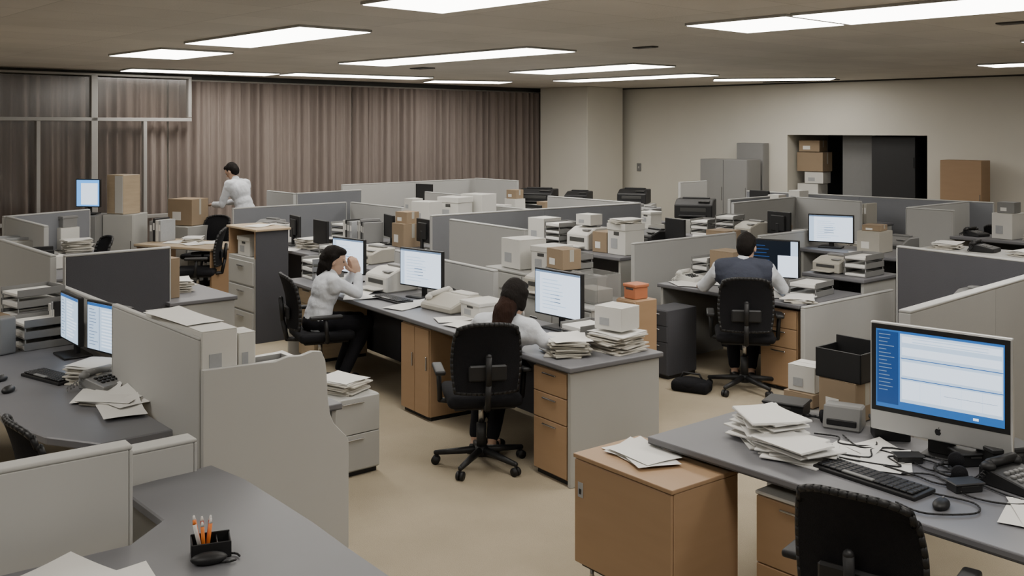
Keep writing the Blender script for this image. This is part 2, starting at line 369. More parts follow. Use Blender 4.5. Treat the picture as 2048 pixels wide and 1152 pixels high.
def pedestal(x,y,z,deg,w,d,h,n=3,body='wood',front='wood',top=None,label='wooden drawer pedestal under desk',cat='drawer unit',door=False,name='drawer_pedestal',handle='chrome'):
    P=thing(name,label,cat,x,y,z,deg)
    B().box(0,w,.015,d,.03,h,body,.004).box(.01,w-.01,.03,d-.01,0,.03,'black',0).done('body',P)
    if top: B().box(-.004,w+.004,.0,d+.004,h,h+.015,top,.004).done('top_panel',P)
    if door:
        k=w/door
        for i in range(door):
            q=B().box(i*k+.004,(i+1)*k-.004,0,.017,.035,h-.006,front,.003).done('door',P)
            B().box((i+1)*k-.03,(i+1)*k-.02,-.012,0,h*.55,h*.7,handle,.003).done('handle',q)
    else:
        hs=[1]*n if n!=3 else [1,1.05,2.1]; tot=sum(hs); zz=h-.004
        for q in hs:
            dz=(h-.04)*q/tot; dr=B().box(.004,w-.004,0,.017,zz-dz+.005,zz,front,.003).done('drawer',P)
            B().box(w*.3,w*.7,-.012,0,zz-.035,zz-.025,handle,.003).done('handle',dr); zz-=dz
    return P
def chair(x,y,deg,label='black mesh office swivel chair with armrests',seatmat='black_soft'):
    P=thing('office_chair',label,'chair',x,y,0,deg,'swivel office chairs')
    B().box(-.24,.24,-.22,.25,.43,.505,seatmat,.035,4,smooth=True).box(-.2,.2,-.18,.2,.41,.435,'black',.01).done('seat',P)
    def f(s,t):
        w=.185+.03*math.sin(math.pi*min(1,t*.9+.1)); X=(s-.5)*2*w; z=.54+t*.44; edge=abs(s-.5)*2
        return (X, -.27-.06*t+.05*edge**2+.03*math.sin(t*math.pi), z-(.035*edge**3 if t>.9 else 0))
    bk=B().grid(f,14,14,'black_soft').grid(lambda s,t:(lambda q:(q[0],q[1]-.012,q[2]))(f(1-s,t)),14,14,'black_soft').done('backrest',P)
    b=B(); n=12; pts=[f(i/n,0) for i in range(n+1)]+[f(1,i/n) for i in range(1,n+1)]+[f(1-i/n,1) for i in range(1,n+1)]+[f(0,1-i/n) for i in range(1,n+1)]
    b.path(pts,.014,'black',8).done('back_frame',bk)
    B().path([(0,-.10,.42),(0,-.28,.44),(0,-.315,.60),(0,-.33,.78)],.02,'black').box(-.12,.12,-.30,-.275,.62,.72,'black',.01).done('back_support',P)
    for s in (-1,1):
        B().path([(s*.2,0,.43),(s*.27,0,.44),(s*.28,-.02,.63)],.017,'black').box(s*.28-.033,s*.28+.033,-.15,.12,.63,.66,'black',.012,3,smooth=True).done('armrest',P)
    B().cyl((0,0,.10),(0,0,.28),.032,.032,'black').cyl((0,0,.28),(0,0,.42),.018,.018,'chrome').done('gas_lift',P)
    b=B().cyl((0,0,.07),(0,0,.13),.05,.04,'black')
    for i in range(5):
        a=math.radians(72*i+20); c,s=math.cos(a),math.sin(a)
        b.capsule((.03*c,.03*s,.105),(.30*c,.30*s,.075),.026,.016,'black',10)
    b.done('chair_base',P)
    for i in range(5):
        a=math.radians(72*i+20); c,s=math.cos(a),math.sin(a); cx,cy=.30*c,.30*s; n=(-s,c)
        B().cyl((cx-n[0]*.022,cy-n[1]*.022,.028),(cx-n[0]*.006,cy-n[1]*.006,.028),.028,.028,'black').cyl((cx+n[0]*.006,cy+n[1]*.006,.028),(cx+n[0]*.022,cy+n[1]*.022,.028),.028,.028,'black').cyl((cx,cy,.03),(cx,cy,.075),.008,.008,'black').done('caster',P)
    return P
def lines(b,x0,x1,z0,z1,n,y,m='scr_line',h=.003,seed=1):
    r=random.Random(seed)
    for i in range(n):
        z=z1-(i+.5)*(z1-z0)/n; b.box(x0,x0+(x1-x0)*r.uniform(.45,1),y-.0006,y,z-h/2,z+h/2,m,0)
def monitor(x,y,z,deg,w=.52,h=.33,style='doc',label=None,gap=.085,case='black'):
    P=thing('computer_monitor',label or 'flat computer monitor with black bezel showing a pale document','monitor',x,y,z,deg,'desktop monitors')
    z0=gap; z1=gap+h
    B().box(-w/2,w/2,-.012,.022,z0,z1,case,.006,2).box(-w*.3,w*.3,.02,.045,z0+h*.15,z1-h*.15,case,.012,2).done('monitor_housing',P)
    b=B(); y0=-.0125; e=.013; a0,a1,c0,c1=-w/2+e,w/2-e,z0+e,z1-e; W=a1-a0
    bg={'doc':'scr_white','split':'scr_page','code':'scr_dark','cyan':'scr_cyan','off':'black','half':'scr_dark'}[style]
    b.box(a0,a1,y0-.0008,y0,c0,c1,bg,0)
    if style=='doc':
        b.box(a0,a1,y0-.0014,y0-.0008,c1-.014,c1,'scr_line',0); b.box(a0,a0+.05,y0-.0014,y0-.0008,c0,c1-.014,'scr_page',0)
        lines(b,a0+.08,a1-.12,c0+.03,c1-.05,9,y0-.001,'scr_page',.006,3); lines(b,a0+W*.35,a0+W*.6,c0+.08,c0+.16,3,y0-.001,'scr_line',.006,5)
    if style=='split':
        b.box(a0,a1,y0-.0014,y0-.0008,c1-.018,c1,'scr_blue',0); b.box(a0+W*.3,a0+W*.31,y0-.0014,y0-.0008,c0,c1-.02,'scr_line',0)
        lines(b,a0+.02,a0+W*.27,c0+.02,c1-.03,12,y0-.001,'scr_line',.004,3); lines(b,a0+W*.36,a1-.02,c0+.02,c1-.03,12,y0-.001,'scr_white',.009,4)
    if style=='half':
        b.box(a0+W*.58,a1,y0-.0014,y0-.0008,c0,c1-.13,'scr_white',0); b.box(a0+W*.85,a1,y0-.0014,y0-.0008,c1-.13,c1,'scr_page',0); lines(b,a0+.02,a0+W*.5,c0+.03,c1-.03,8,y0-.001,'scr_navy',.006,3)
    if style=='cyan': b.box(a0+W*.2,a1-.02,y0-.0014,y0-.0008,c0+.02,c1-.04,'scr_white',0)
    b.done('screen',P)
    B().box(-.025,.025,.02,.05,.01,z0+h*.5,case,.006).box(-.12,.12,-.08,.1,0,.014,case,.006,2).done('monitor_stand',P)
    return P
def keyboard(x,y,z,deg,w=.45,label='black computer keyboard on desk'):
    P=thing('keyboard',label,'keyboard',x,y,z,deg,'computer keyboards')
    B().box(-w/2,w/2,-.075,.075,0,.018,'black',.005,2,mx=RX(2)).done('keyboard_base',P)
    b=B()
    for r in range(5):
        n=15; kw=(w-.03)/n
        for c in range(n):
            if r==0 and 4<=c<=8:
                if c==4: b.box(-w/2+.015+c*kw,-w/2+.015+9*kw-.003,-.062,-.04,.018,.026,'grey_plastic',.002)
                continue
            b.box(-w/2+.015+c*kw,-w/2+.015+(c+1)*kw-.003,-.062+r*.025,-.062+r*.025+.021,.017,.026,'black',.003)
    b.done('key_bed',P); return P
def mouse(x,y,z,deg):
    P=thing('computer_mouse','small black computer mouse','mouse',x,y,z,deg); B().ell((0,0,.012),(.03,.052,.022),'black').done('mouse_shell',P); B().box(-.003,.003,.015,.03,.03,.036,'grey_plastic',.001).done('scroll_wheel',P)
def telephone(x,y,z,deg,m='black',label='black desk telephone with corded handset'):
    P=thing('telephone',label,'telephone',x,y,z,deg,'desk telephones')
    B().prism([(-.11,0),(.11,0),(.11,.035),(-.11,.075)],-.1,.1,m,.005,mx=RX(90)@RY(0)).done('phone_base',P)
    B().capsule((-.075,-.08,.085),(-.075,.08,.085),.02,.02,m).ell((-.075,-.085,.075),(.03,.03,.022),m).ell((-.075,.085,.075),(.03,.03,.022),m).done('handset',P)
    b=B()
    for i in range(3):
        for j in range(4): b.box(-.02+i*.03,.0+i*.03,-.07+j*.03,-.05+j*.03,.045-.006*i,.066-.006*i,'grey_plastic' if m=='black' else 'black',.003)
    b.done('keypad',P)
    pts=[(-.075+.012*math.cos(i*1.3),-.1-.004*i,.05-.0012*i+.012*math.sin(i*1.3)) for i in range(24)]
    B().path(pts,.003,m,5).done('cord',P); return P
def paper_stack(x,y,z,deg,h=.08,w=.22,d=.3,label='untidy stack of loose white office paper',m='paper_edge'):
    b=B(); n=max(3,int(h/.009)); r=random.Random(int(x*100+y*77))
    for i in range(n):
        a=r.uniform(-7,7)+(r.choice([0,0,0,18,-15])); mx=T(r.uniform(-.02,.02),r.uniform(-.02,.02),i*h/n)@RZ(a)
        b.box(-w/2,w/2,-d/2,d/2,0,h/n*.86,m if i<n-1 else 'paper',.001,mx=mx)
    b.grid(lambda s,t:((s-.5)*w*1.05,(t-.5)*d*1.02,h+.002+.018*max(0,s+t-1.4)**1.5+.003*math.sin(5*s)),6,6,'paper',mx=RZ(r.uniform(-12,12)))
    o=b.done('paper_stack'); tag(o,label,'paper','stacks of office paper','stuff'); return pos(o,x,y,z,deg)
def sheet(x,y,z,deg,w=.21,d=.297,curl=.03,label='loose sheet of white paper',group='loose paper sheets'):
    b=B(); b.grid(lambda s,t:((s-.5)*w,(t-.5)*d,.0015+curl*max(0,s*.6+t-.9)**2+.002*math.sin(4*s+3*t)+.002),8,8,'paper'); o=b.done('paper_sheet'); tag(o,label,'paper',group); return pos(o,x,y,z,deg)
def box(x,y,z,deg,w=.3,d=.3,h=.25,m='white_box',lid=True,lab=True,label=None):
    nm={'white_box':'white cardboard storage box with lid' if lid else 'plain white carton with taped top','cardboard':'brown cardboard box with closed flaps','orange':'small orange cardboard carton','grey_plastic':'grey plastic storage case','black':'small black equipment case','beige':'beige cardboard equipment carton'}[m]
    P=thing('storage_box',label or nm,'box',x,y,z,deg,'storage boxes')
    fl=(m=='cardboard' or not lid)
    b=B().box(-w/2,w/2,-d/2,d/2,0,h*(.985 if fl else .97),m,.004)
    if m=='cardboard': b.box(-w/2-.001,w/2+.001,-.02,.02,h*.4,h*.992,'beige',0)
    if not fl: b.box(-.04,.04,-d/2-.002,-d/2,h*.62,h*.74,'vent',0)
    b.done('box_body',P)
    if not fl: B().box(-w/2-.008,w/2+.008,-d/2-.008,d/2+.008,h*.78,h,m,.005).done('box_lid',P)
    else:
        B().box(-w/2,w/2,-d/2,-.002,h*.985,h,m,.001).done('flap',P); B().box(-w/2,w/2,.002,d/2,h*.985,h,m,.001).done('flap',P)
    if lab: B().box(-w*.3,w*.05,-d/2-.003,-d/2-.001,h*.2,h*.52,'label_grey' if m=='white_box' else 'paper',0).done('box_label',P)
    return P
def tray(x,y,z,deg,n=3,w=.26,d=.33,m='grey_plastic',label='stacked grey letter trays filled with papers'):
    P=thing('letter_tray',label,'letter tray',x,y,z,deg,'letter trays')
    for i in range(n):
        zz=i*.075; q=B().box(-w/2,w/2,-d/2,d/2,zz,zz+.005,m,.001).box(-w/2,-w/2+.005,-d/2,d/2,zz,zz+.05,m,.001).box(w/2-.005,w/2,-d/2,d/2,zz,zz+.05,m,.001).box(-w/2,w/2,d/2-.005,d/2,zz,zz+.05,m,.001)
        if i<n-1:
            for sx in(-1,1):
                for sy in(-1,1): q.cyl((sx*(w/2-.01),sy*(d/2-.01),zz),(sx*(w/2-.01),sy*(d/2-.01),zz+.075),.005,.005,m,8)
        q.done('tray',P); B().box(-w/2+.01,w/2-.015,-d/2+.005,d/2-.02,zz+.006,zz+.025+.01*(i%2),'paper',.002).done('paper_pile',P)
    return P
def printer(x,y,z,deg,w=.42,d=.38,h=.26,m='beige',label=None):
    nm={'beige':'beige','black':'black','white_box':'off-white','grey_plastic':'grey'}[m]
    P=thing('printer',label or nm+' desktop laser printer with paper tray','printer',x,y,z,deg,'office printers')
    B().prism([(-d/2,0),(d/2,0),(d/2,h),(-d*.1,h),(-d/2,h*.72)],-w/2,w/2,m,.012,mx=RZ(90)@RX(90)).done('printer_body',P)
    B().box(-w*.36,w*.36,-d/2-.09,-d/2+.05,h*.12,h*.2,m,.006).done('paper_tray',P)
    B().box(-w*.34,w*.34,-d/2-.004,-d/2+.02,h*.36,h*.56,'vent',.003).done('output_slot',P)
    B().box(w*.12,w*.42,-d*.38,-d*.16,h*.86,h*.93,'grey_plastic' if m!='black' else 'vent',.004).done('control_panel',P)
    B().box(-w*.36,w*.36,d*.1,d*.3,h,h+.02,m if m=='black' else 'grey_plastic',.005).done('top_cover',P)
    return P
def fax(x,y,z,deg):
    P=thing('fax_machine','beige fax machine with side handset on desk','fax machine',x,y,z,deg)
    B().prism([(-.17,0),(.17,0),(.17,.11),(.02,.12),(-.17,.05)],-.2,.2,'beige',.012,mx=RZ(90)@RX(90)).done('fax_body',P)
    B().capsule((-.16,-.1,.105),(-.16,.09,.135),.022,.022,'white_box').ell((-.16,-.11,.09),(.03,.03,.025),'white_box').ell((-.16,.1,.12),(.03,.03,.025),'white_box').done('handset',P)
    B().box(-.08,.14,-.12,-.04,.07,.085,'grey_plastic',.004,mx=RX(12)).done('keypad',P)
    B().box(-.08,.15,.05,.16,.11,.13,'white_box',.006).done('paper_feeder',P)
def binders(x,y,z,deg,n=6):
    r=random.Random(int(x*31+y*17)); fr=Fr(x,y,deg); xx=0
    for i in range(n):
        w=r.uniform(.035,.06); h=r.uniform(.24,.3); m=r.choice(['white_box','grey_plastic','black','beige','white_box','label_grey','metal_beige'])
        X,Y=fr.p(xx+w/2,0); nm={'white_box':'white','grey_plastic':'grey','black':'black','beige':'beige','metal_beige':'light grey','label_grey':'pale grey'}[m]
        P=thing('ring_binder',nm+' ring binder standing upright on desk','binder',X,Y,z,deg,'ring binders standing on desks')
        B().box(-w/2,w/2,-.13,.13,0,h,m,.004).done('binder_cover',P); B().box(-w*.3,w*.3,-.132,-.13,h*.5,h*.8,'paper',0).done('spine_label',P)
        xx+=w+.004
def speaker(x,y,z,deg,h=.2,m='grey_plastic'):
    P=thing('desk_speaker','small grey desktop speaker','speaker',x,y,z,deg)
    B().box(-.05,.05,-.06,.06,0,h,m,.015,3).done('speaker_body',P); B().cyl((0,-.058,h*.35),(0,-.064,h*.35),.035,.032,'black',20).cyl((0,-.058,h*.72),(0,-.064,h*.72),.018,.016,'black',16).done('speaker_cone',P)
def mug(x,y,z,m='white_box'):
    P=thing('mug','plain white mug on desk','mug',x,y,z,0,'mugs')
    B().cyl((0,0,0),(0,0,.095),.036,.04,m,20).done('mug_body',P); B().path([(.038,0,.075),(.06,0,.07),(.062,0,.035),(.038,0,.025)],.005,m).done('handle',P)
# ------------------------------------------------------------------ centre workstation K
KD=desk(KF,0,0,4.4,.78,ends=(1,0),label='long grey laminate desk run shared by two seated people')
B().box(4.35,4.38,.02,.76,0,.705,'metal_beige',.004).done('end_panel',KD)
X,Y=KF.p(4.0,.02); pedestal(X,Y,0,KF.d,.34,.6,.69,3,label='wooden three-drawer pedestal under desk end')
X,Y=KF.p(2.27,.02); pedestal(X,Y,0,KF.d,.42,.55,.69,door=2,label='two-door wooden cabinet under desk')
X,Y=KF.p(.12,.1); pedestal(X,Y,0,KF.d,.36,.55,.69,3,body='wood_pale',front='wood_pale',label='pale wooden drawer pedestal under desk')
C0=chair(MX-.03,MY-.05,10,'black mesh office chair of the person with ponytail')
clone(C0,WX,WY,0,-66,'black mesh office chair with person raising hands')
clone(C0,NX,NY-.03,0,-10,'black mesh office chair of the person in vest')
clone(C0,1.32,3.58,0,-38,'black mesh office chair pushed toward paper-strewn desk')
clone(C0,-1.84,4.36,0,-50,'black mesh office chair in cramped cubicle')
clone(C0,-3.8,12.1,0,100,'black office chair below pale wooden desk')
clone(C0,-4.75,11.0,0,130,'black office chair turned away from partition')
clone(C0,-4.15,13.55,0,160,'black office chair beside standing person')
clone(C0,6.3,12.6,0,-60,'black office chair behind partition by wall')
X,Y=KF.p(3.42,.68); monitor(X,Y,.74,-50,.50,.34,'doc')
X,Y=KF.p(1.68,.55); monitor(X,Y,.74,-42,.53,.33,'doc')
X,Y=KF.p(.53,.43); monitor(X,Y,.74,-42,.47,.33,'doc')
for a,b_,c in((3.34,.36,0),(1.66,.28,3),(.62,.22,-4)):
    X,Y=KF.p(a,b_); keyboard(X,Y,.741,KF.d+c,.42)
X,Y=KF.p(2.3,.47); fax(X,Y,.741,KF.d+6)
X,Y=KF.p(2.72,.5); box(X,Y,.741,KF.d,.26,.26,.13,'white_box')
X,Y=KF.p(4.06,.25); paper_stack(X,Y,.741,KF.d+60,.10,.24,.30,m='beige',label='stack of beige folders on desk end')
X,Y=KF.p(4.17,.58); paper_stack(X,Y,.741,KF.d+10,.12,.27,.28,label='stack of folders and papers under white box')
box(X,Y,.882,KF.d+12,.22,.2,.15,'white_box',lid=False,label='small white box on top of folders')
X,Y=KF.p(3.83,.6); tray(X,Y,.741,KF.d,2,.22,.28)
for a,b_,c in((2.0,.2,20),(1.1,.45,-10),(1.2,.2,35),(2.9,.22,12),(.25,.5,5),(1.95,.38,70),(2.7,.25,-20),(1.4,.12,-30),(3.05,.35,40),(.9,.15,10)):
    X,Y=KF.p(a,b_); sheet(X,Y,.742+.001*a,KF.d+c)
X,Y=KF.p(1.15,.55); printer(X,Y,.741,KF.d+4,.36,.34,.2,'white_box')
X,Y=KF.p(2.02,.62); telephone(X,Y,.741,KF.d)
X,Y=KF.p(.12,.35); tray(X,Y,.741,KF.d,3)
X,Y=KF.p(3.0,.6); mug(X,Y,.741)
def credenza(fr,x,y,L,D,h,label):
    X,Y=fr.p(x,y); P=thing('low_cabinet',label,'cabinet',X,Y,0,fr.d)
    B().box(0,L,.015,D,.03,h-.02,'metal_beige',.003).done('body',P); B().box(-.01,L+.01,0,D+.01,h-.02,h,'laminate_light',.004).done('top_panel',P)
    n=max(1,round(L/.5)); w=L/n
    for i in range(n):
        d=B().box(i*w+.004,(i+1)*w-.004,0,.015,.04,h-.03,'metal_beige',.003).done('door',P); B().box(i*w+w*.4,i*w+w*.6,-.01,0,h*.8,h*.8+.015,'chrome',.003).done('handle',d)
    return P
credenza(KF,2.53,.95,.92,.5,.86,'low grey metal cabinet loaded with boxes')
credenza(KF,1.33,1.45,1.15,.5,.90,'low grey metal cabinet behind desk with white boxes')
X,Y=KF.p(3.5,1.16); pedestal(X,Y,0,KF.d,.21,.22,.93,door=1,label='narrow upright wooden cabinet behind desk end')
X,Y=KF.p(3.6,1.27); box(X,Y,.932,KF.d,.12,.13,.11,'orange',lab=False)
X,Y=KF.p(1.62,1.68); box(X,Y,.905,KF.d,.3,.3,.27,lid=False); X,Y=KF.p(2.02,1.70); box(X,Y,.905,KF.d+8,.24,.28,.24)
X,Y=KF.p(2.34,1.66); tray(X,Y,.905,KF.d,3,.22)
X,Y=KF.p(3.22,1.2); P=thing('acrylic_case','clear acrylic document case on cabinet','case',X,Y,.865,KF.d)
B().box(-.16,.16,-.12,-.115,0,.22,'acrylic',0).box(-.16,.16,.115,.12,0,.22,'acrylic',0).box(-.16,-.155,-.115,.115,0,.22,'acrylic',0).box(.155,.16,-.115,.115,0,.22,'acrylic',0).box(-.16,.16,-.12,.12,0,.005,'acrylic',0).done('case_walls',P)
B().box(-.14,.1,-.09,.09,.006,.1,'paper_edge',.003).done('paper_pile',P)
X,Y=KF.p(2.75,1.15); printer(X,Y,.865,KF.d+5,.36,.32,.18,'beige'); X,Y=KF.p(2.80,1.22); box(X,Y,1.067,KF.d-6,.24,.18,.16,'cardboard')
partition(KF.p(-.2,2.02),KF.p(1.2,2.02),1.2)
partition(KF.p(.6,.90),KF.p(2.3,.90),1.02,label='low light grey partition behind desk run')
# ------------------------------------------------------------------ workstation N
desk(NF,0,0,1.55,.95,ends=(1,0),label='grey desk in front of person in vest')
X,Y=NF.p(1.58,0); partition((X,Y),(X+.766*1.4,Y+.643*1.4),.735,'fabric',label='low grey side panel at desk end',t=.04)
X,Y=NF.p(1.15,.02); pedestal(X,Y,0,-50,.36,.55,.68,3,label='wooden drawer pedestal beside seated person')
X,Y=NF.p(.84,.66); monitor(X,Y,.74,-30,.46,.35,'half',label='dark computer monitor with half white window')
X,Y=NF.p(.12,.35); telephone(X,Y,.741,-45,'white_box','off-white desk telephone with papers beside')
X,Y=NF.p(.3,.7); box(X,Y,.741,-50,.28,.25,.28,'cardboard'); X,Y=NF.p(.05,.72); tray(X,Y,.741,-50,3,.2)
X,Y=NF.p(1.3,.55); tray(X,Y,.741,-44,2); X,Y=NF.p(1.42,.2); paper_stack(X,Y,.741,-20,.03)
X,Y=NF.p(.78,.28); keyboard(X,Y,.741,-50)
for a,b_,c in((.35,.2,-30),(.2,.15,10),(.5,.4,40),(1.1,.2,0)): X,Y=NF.p(a,b_); sheet(X,Y,.742+.002*a,c)
desk(Fr(*NF.p(.9,1.0),-50),0,0,.64,.6,.85,label='raised grey work counter behind desk',ends=(1,1))
for a,b_,k in((1.08,1.27,'p'),(1.38,1.27,'t')):
    X,Y=NF.p(a,b_)
    if k=='p': printer(X,Y,.852,-50,.28,.32,.14,'beige')
    if k=='t': tray(X,Y,.852,-48,3,.22)
pedestal(1.18,8.9,0,-50,.26,.4,.6,3,body='fabric_dark',front='fabric_dark',label='charcoal drawer pedestal beside black bag')
P=thing('bag','slumped black bag lying on the carpet','bag',1.5,8.35,0,-30)
b=B().ell((0,0,.06),(.17,.09,.06),'black_soft').box(-.16,.16,-.085,.085,.0,.09,'black_soft',.03,3,smooth=True); b.done('bag_body',P)
B().path([(-.09,0,.11),(-.07,-.01,.15),(.07,-.01,.15),(.09,0,.11)],.008,'black').done('bag_handle',P)
partition((1.2,9.95),(2.45,11.0),1.05)
# ------------------------------------------------------------------ foreground right
RF=Fr(.64,4.73,-50)
desk(RF,0,0,2.7,.95,label='large grey desk with papers and aluminium computer',mod=False,ends=(0,1))
P=thing('desktop_computer','aluminium all-in-one computer with blue and white screen','computer',1.885,4.415,.741,-42)
w=.61
B().box(-w/2,w/2,-.012,.02,.075,.57,'alu',.008,3).box(-w*.3,w*.3,.018,.05,.17,.5,'alu',.02,3).done('computer_housing',P)
B().box(-w/2+.008,w/2-.008,-.0145,-.012,.165,.562,'black',.004).done('bezel',P)
b=B(); a0,a1,c0,c1=-w/2+.03,w/2-.03,.187,.54; yy=-.0148; W=a1-a0;H=c1-c0
b.box(a0,a1,yy-.001,yy,c0,c1,'scr_blue',0)
b.box(a0+W*.20,a1-W*.01,yy-.0018,yy-.001,c0+H*.10,c1-H*.03,'scr_page',0)
for z0_,z1_ in((.70,.80),(.44,.62),(.14,.38),(.86,.94)): b.box(a0+W*.215,a1-W*.02,yy-.0026,yy-.0018,c0+H*z0_,c0+H*z1_,'scr_white',0)
b.box(a0+W*.205,a1-W*.01,yy-.003,yy-.0018,c0+H*.655,c0+H*.665,'scr_blue',0); b.box(a0+W*.205,a1-W*.01,yy-.003,yy-.0018,c0+H*.40,c0+H*.41,'scr_blue',0)
b.box(a0+W*.01,a0+W*.185,yy-.0018,yy-.001,c0+H*.05,c1-H*.02,'scr_navy',0)
lines(b,a0+W*.025,a0+W*.16,c0+H*.2,c1-H*.04,16,yy-.002,'scr_line',.0035,9)
lines(b,a0+W*.3,a0+W*.9,c0+H*.86,c0+H*.94,2,yy-.0028,'scr_page',.004,2)
for i in range(1,5): b.box(a0+W*(.2+.16*i),a0+W*(.2+.16*i)+.001,yy-.003,yy-.0026,c0+H*.14,c0+H*.38,'scr_page',0)
b.box(a0+W*.55,a0+W*.95,yy-.003,yy-.0026,c0+H*.26,c0+H*.264,'scr_line',0)
b.box(a1-W*.23,a1-W*.19,yy-.0018,yy-.001,c0+H*.03,c0+H*.06,'scr_white',0)
b.done('screen',P)
ap=[(0,.62),(.18,.72),(.42,.72),(.64,.58),(.50,.42),(.45,.22),(.52,.02),(.70,-.12),(.6,-.4),(.4,-.68),(.2,-.76),(0,-.68),(-.2,-.76),(-.4,-.68),(-.62,-.35),(-.72,.05),(-.66,.4),(-.45,.68),(-.2,.74)]
s=.019; lm=T(0,-.011,.117)@RX(90)
B().prism([(p[0]*s,p[1]*s) for p in ap],0,.003,'black',mx=lm).prism([(p[0]*s,p[1]*s) for p in [(.02,.8),(.15,.84),(.27,1.0),(.25,1.18),(.05,1.0)]],0,.003,'black',mx=lm).done('logo',P)
B().box(-.08,.08,-.02,.12,0,.008,'black',.003).box(-.06,.06,.03,.045,.008,.25,'black',.004).done('computer_stand',P)
X,Y=RF.p(1.0,.27); keyboard(X,Y,.741,-54,.48,'full-size black keyboard on grey desk'); X,Y=RF.p(1.33,.2); mouse(X,Y,.741,-40)
X,Y=RF.p(1.42,.66); telephone(X,Y,.741,-60)
r=random.Random(4)
for c,(lx,ly,n,a0_) in enumerate([(.40,.40,17,20),(.62,.30,10,50)]):
    X,Y=RF.p(lx,ly)
    for i in range(n):
        sh=B(); ww=r.uniform(.2,.22)
        sh.box(-ww/2,ww/2,-.148,.148,0,.0065,'paper',.001)
        if i>=n-3: sh.grid(lambda s,t:((s-.5)*.21,(t-.5)*.29,.008+.04*max(0,s*.5+t-1.0)**2),8,8,'paper')
        o=sh.done('document'); tag(o,'thick white stapled document in a messy pile','document','documents piled on grey desk')
        pos(o,X+r.uniform(-.035,.035),Y+r.uniform(-.035,.035),.741+i*.0075,a0_+r.uniform(-28,28))
for lx,ly,a_ in((.92,.52,30),(1.6,.38,15),(1.62,.42,35),(.75,.5,10),(.85,.62,70)):
    X,Y=RF.p(lx,ly); sheet(X,Y,.742+.004*(a_==35),a_-50)
X,Y=RF.p(1.62,.76); paper_stack(X,Y,.741,-40,.035)
X,Y=RF.p(.52,.84); P=thing('docking_station','grey plastic docking station with dark front','computer accessory',X,Y,.741,-30)
B().prism([(-.07,0),(.07,0),(.055,.11),(-.035,.11)],-.09,.09,'grey_plastic',.008,mx=RZ(90)@RX(90)).done('dock_body',P); B().box(-.07,.07,-.068,-.055,.02,.05,'black',.004).done('dock_slot',P)
for lx,ly,ww,dd,hh in((.2,.83,.2,.14,.07),(.30,.70,.1,.07,.035),(1.17,.80,.16,.1,.06),(.98,.60,.11,.06,.035),(1.3,.45,.12,.07,.04),(.75,.86,.16,.12,.09),(1.28,.86,.2,.12,.1)):
    X,Y=RF.p(lx,ly); box(X,Y,.741,-40+lx*40,ww,dd,hh,'black',lab=False,label='small black equipment case among desk cables')
for lx,ly,a_ in ((.38,.74,10),(1.2,.60,70)):
    X,Y=RF.p(lx,ly); P=thing('headset','black telephone headset lying on desk','headset',X,Y,.741,a_)
    B().path([(.09*math.cos(a),.09*math.sin(a),.02) for a in [i*math.pi/10 for i in range(11)]],.007,'black').done('headband',P)
    for sx in(-1,1): B().cyl((sx*.09-.012,0,.035),(sx*.09+.012,0,.035),.033,.033,'black_soft',16).done('ear_cushion',P)
def cable(pts,fr):
    b=B(); q=[]
    P_=[Vector((*fr.p(a,b_),.749)) for a,b_ in pts]
    for i in range(len(P_)-1):
        p0=P_[max(0,i-1)];p1=P_[i];p2=P_[i+1];p3=P_[min(len(P_)-1,i+2)]
        for k in range(6):
            t=k/6; q.append(.5*((2*p1)+(-p0+p2)*t+(2*p0-5*p1+4*p2-p3)*t*t+(-p0+3*p1-3*p2+p3)*t**3))
    q.append(P_[-1]); b.path(q,.004,'black',6); o=b.done('cable'); tag(o,'thin black cable snaking over desk','cable','black cables on desk')
cable([(.72,.30),(.7,.42),(.85,.5),(.8,.62),(.95,.62),(1.1,.55),(1.2,.62)],RF)
cable([(1.25,.3),(1.4,.32),(1.45,.22),(1.33,.08),(1.2,.1)],RF)
cable([(.95,.45),(1.1,.44),(1.2,.42),(1.3,.48),(1.28,.62)],RF)
cable([(.5,.62),(.6,.66),(.66,.58),(.78,.66),(.74,.75)],RF)
cable([(.76,.4),(.9,.44),(1.0,.5),(.9,.58),(1.05,.66),(1.3,.55),(1.5,.5),(1.52,.62)],RF)
cable([(.6,.7),(.75,.6),(.85,.7),(1.0,.72),(1.1,.7),(1.15,.62)],RF)
cable([(1.05,.42),(1.15,.5),(1.35,.38),(1.5,.42),(1.55,.55),(1.45,.6)],RF)
P=thing('rolling_cabinet','wide light wooden cabinet on wheels beside desk','cabinet',.29,4.69,0,-52)
B().box(0,.62,.015,.43,.17,.655,'wood',.004).done('body',P); B().box(-.003,.623,-.002,.433,.655,.675,'wood',.004,2).done('top_panel',P)
d_=B().box(.004,.616,0,.015,.17,.65,'wood',.004).done('door',P); B().box(.03,.065,-.003,0,.48,.55,'label_grey',.002).box(.04,.055,-.005,-.003,.495,.52,'black',.001).done('lock_plate',d_)
B().box(.02,.60,.03,.40,.145,.17,'black',.004).done('base_frame',P)
for cx_,cy_ in((.06,.06),(.56,.06),(.06,.36),(.56,.36)): B().cyl((cx_-.012,cy_,.05),(cx_+.012,cy_,.05),.05,.05,'black',20).cyl((cx_-.014,cy_,.05),(cx_+.014,cy_,.05),.025,.025,'chrome',16).cyl((cx_,cy_,.06),(cx_,cy_,.15),.01,.01,'chrome').done('wheel',P)
F=Fr(.29,4.69,-52)
for i,(a,b_,c) in enumerate(((.20,.22,20),(.22,.23,38),(.27,.21,8),(.24,.22,25))): X,Y=F.p(a,b_); sheet(X,Y,.676+.005*i,-52+c+60,curl=.04,label='white sheet in small pile on wooden cabinet',group='sheets on wooden cabinet')
X,Y=RF.p(.58,.05); pedestal(X,Y,0,-50,.42,.55,.62,2,body='wood',front='wood',top='white_box',label='wooden drawer pedestal with white top under desk')
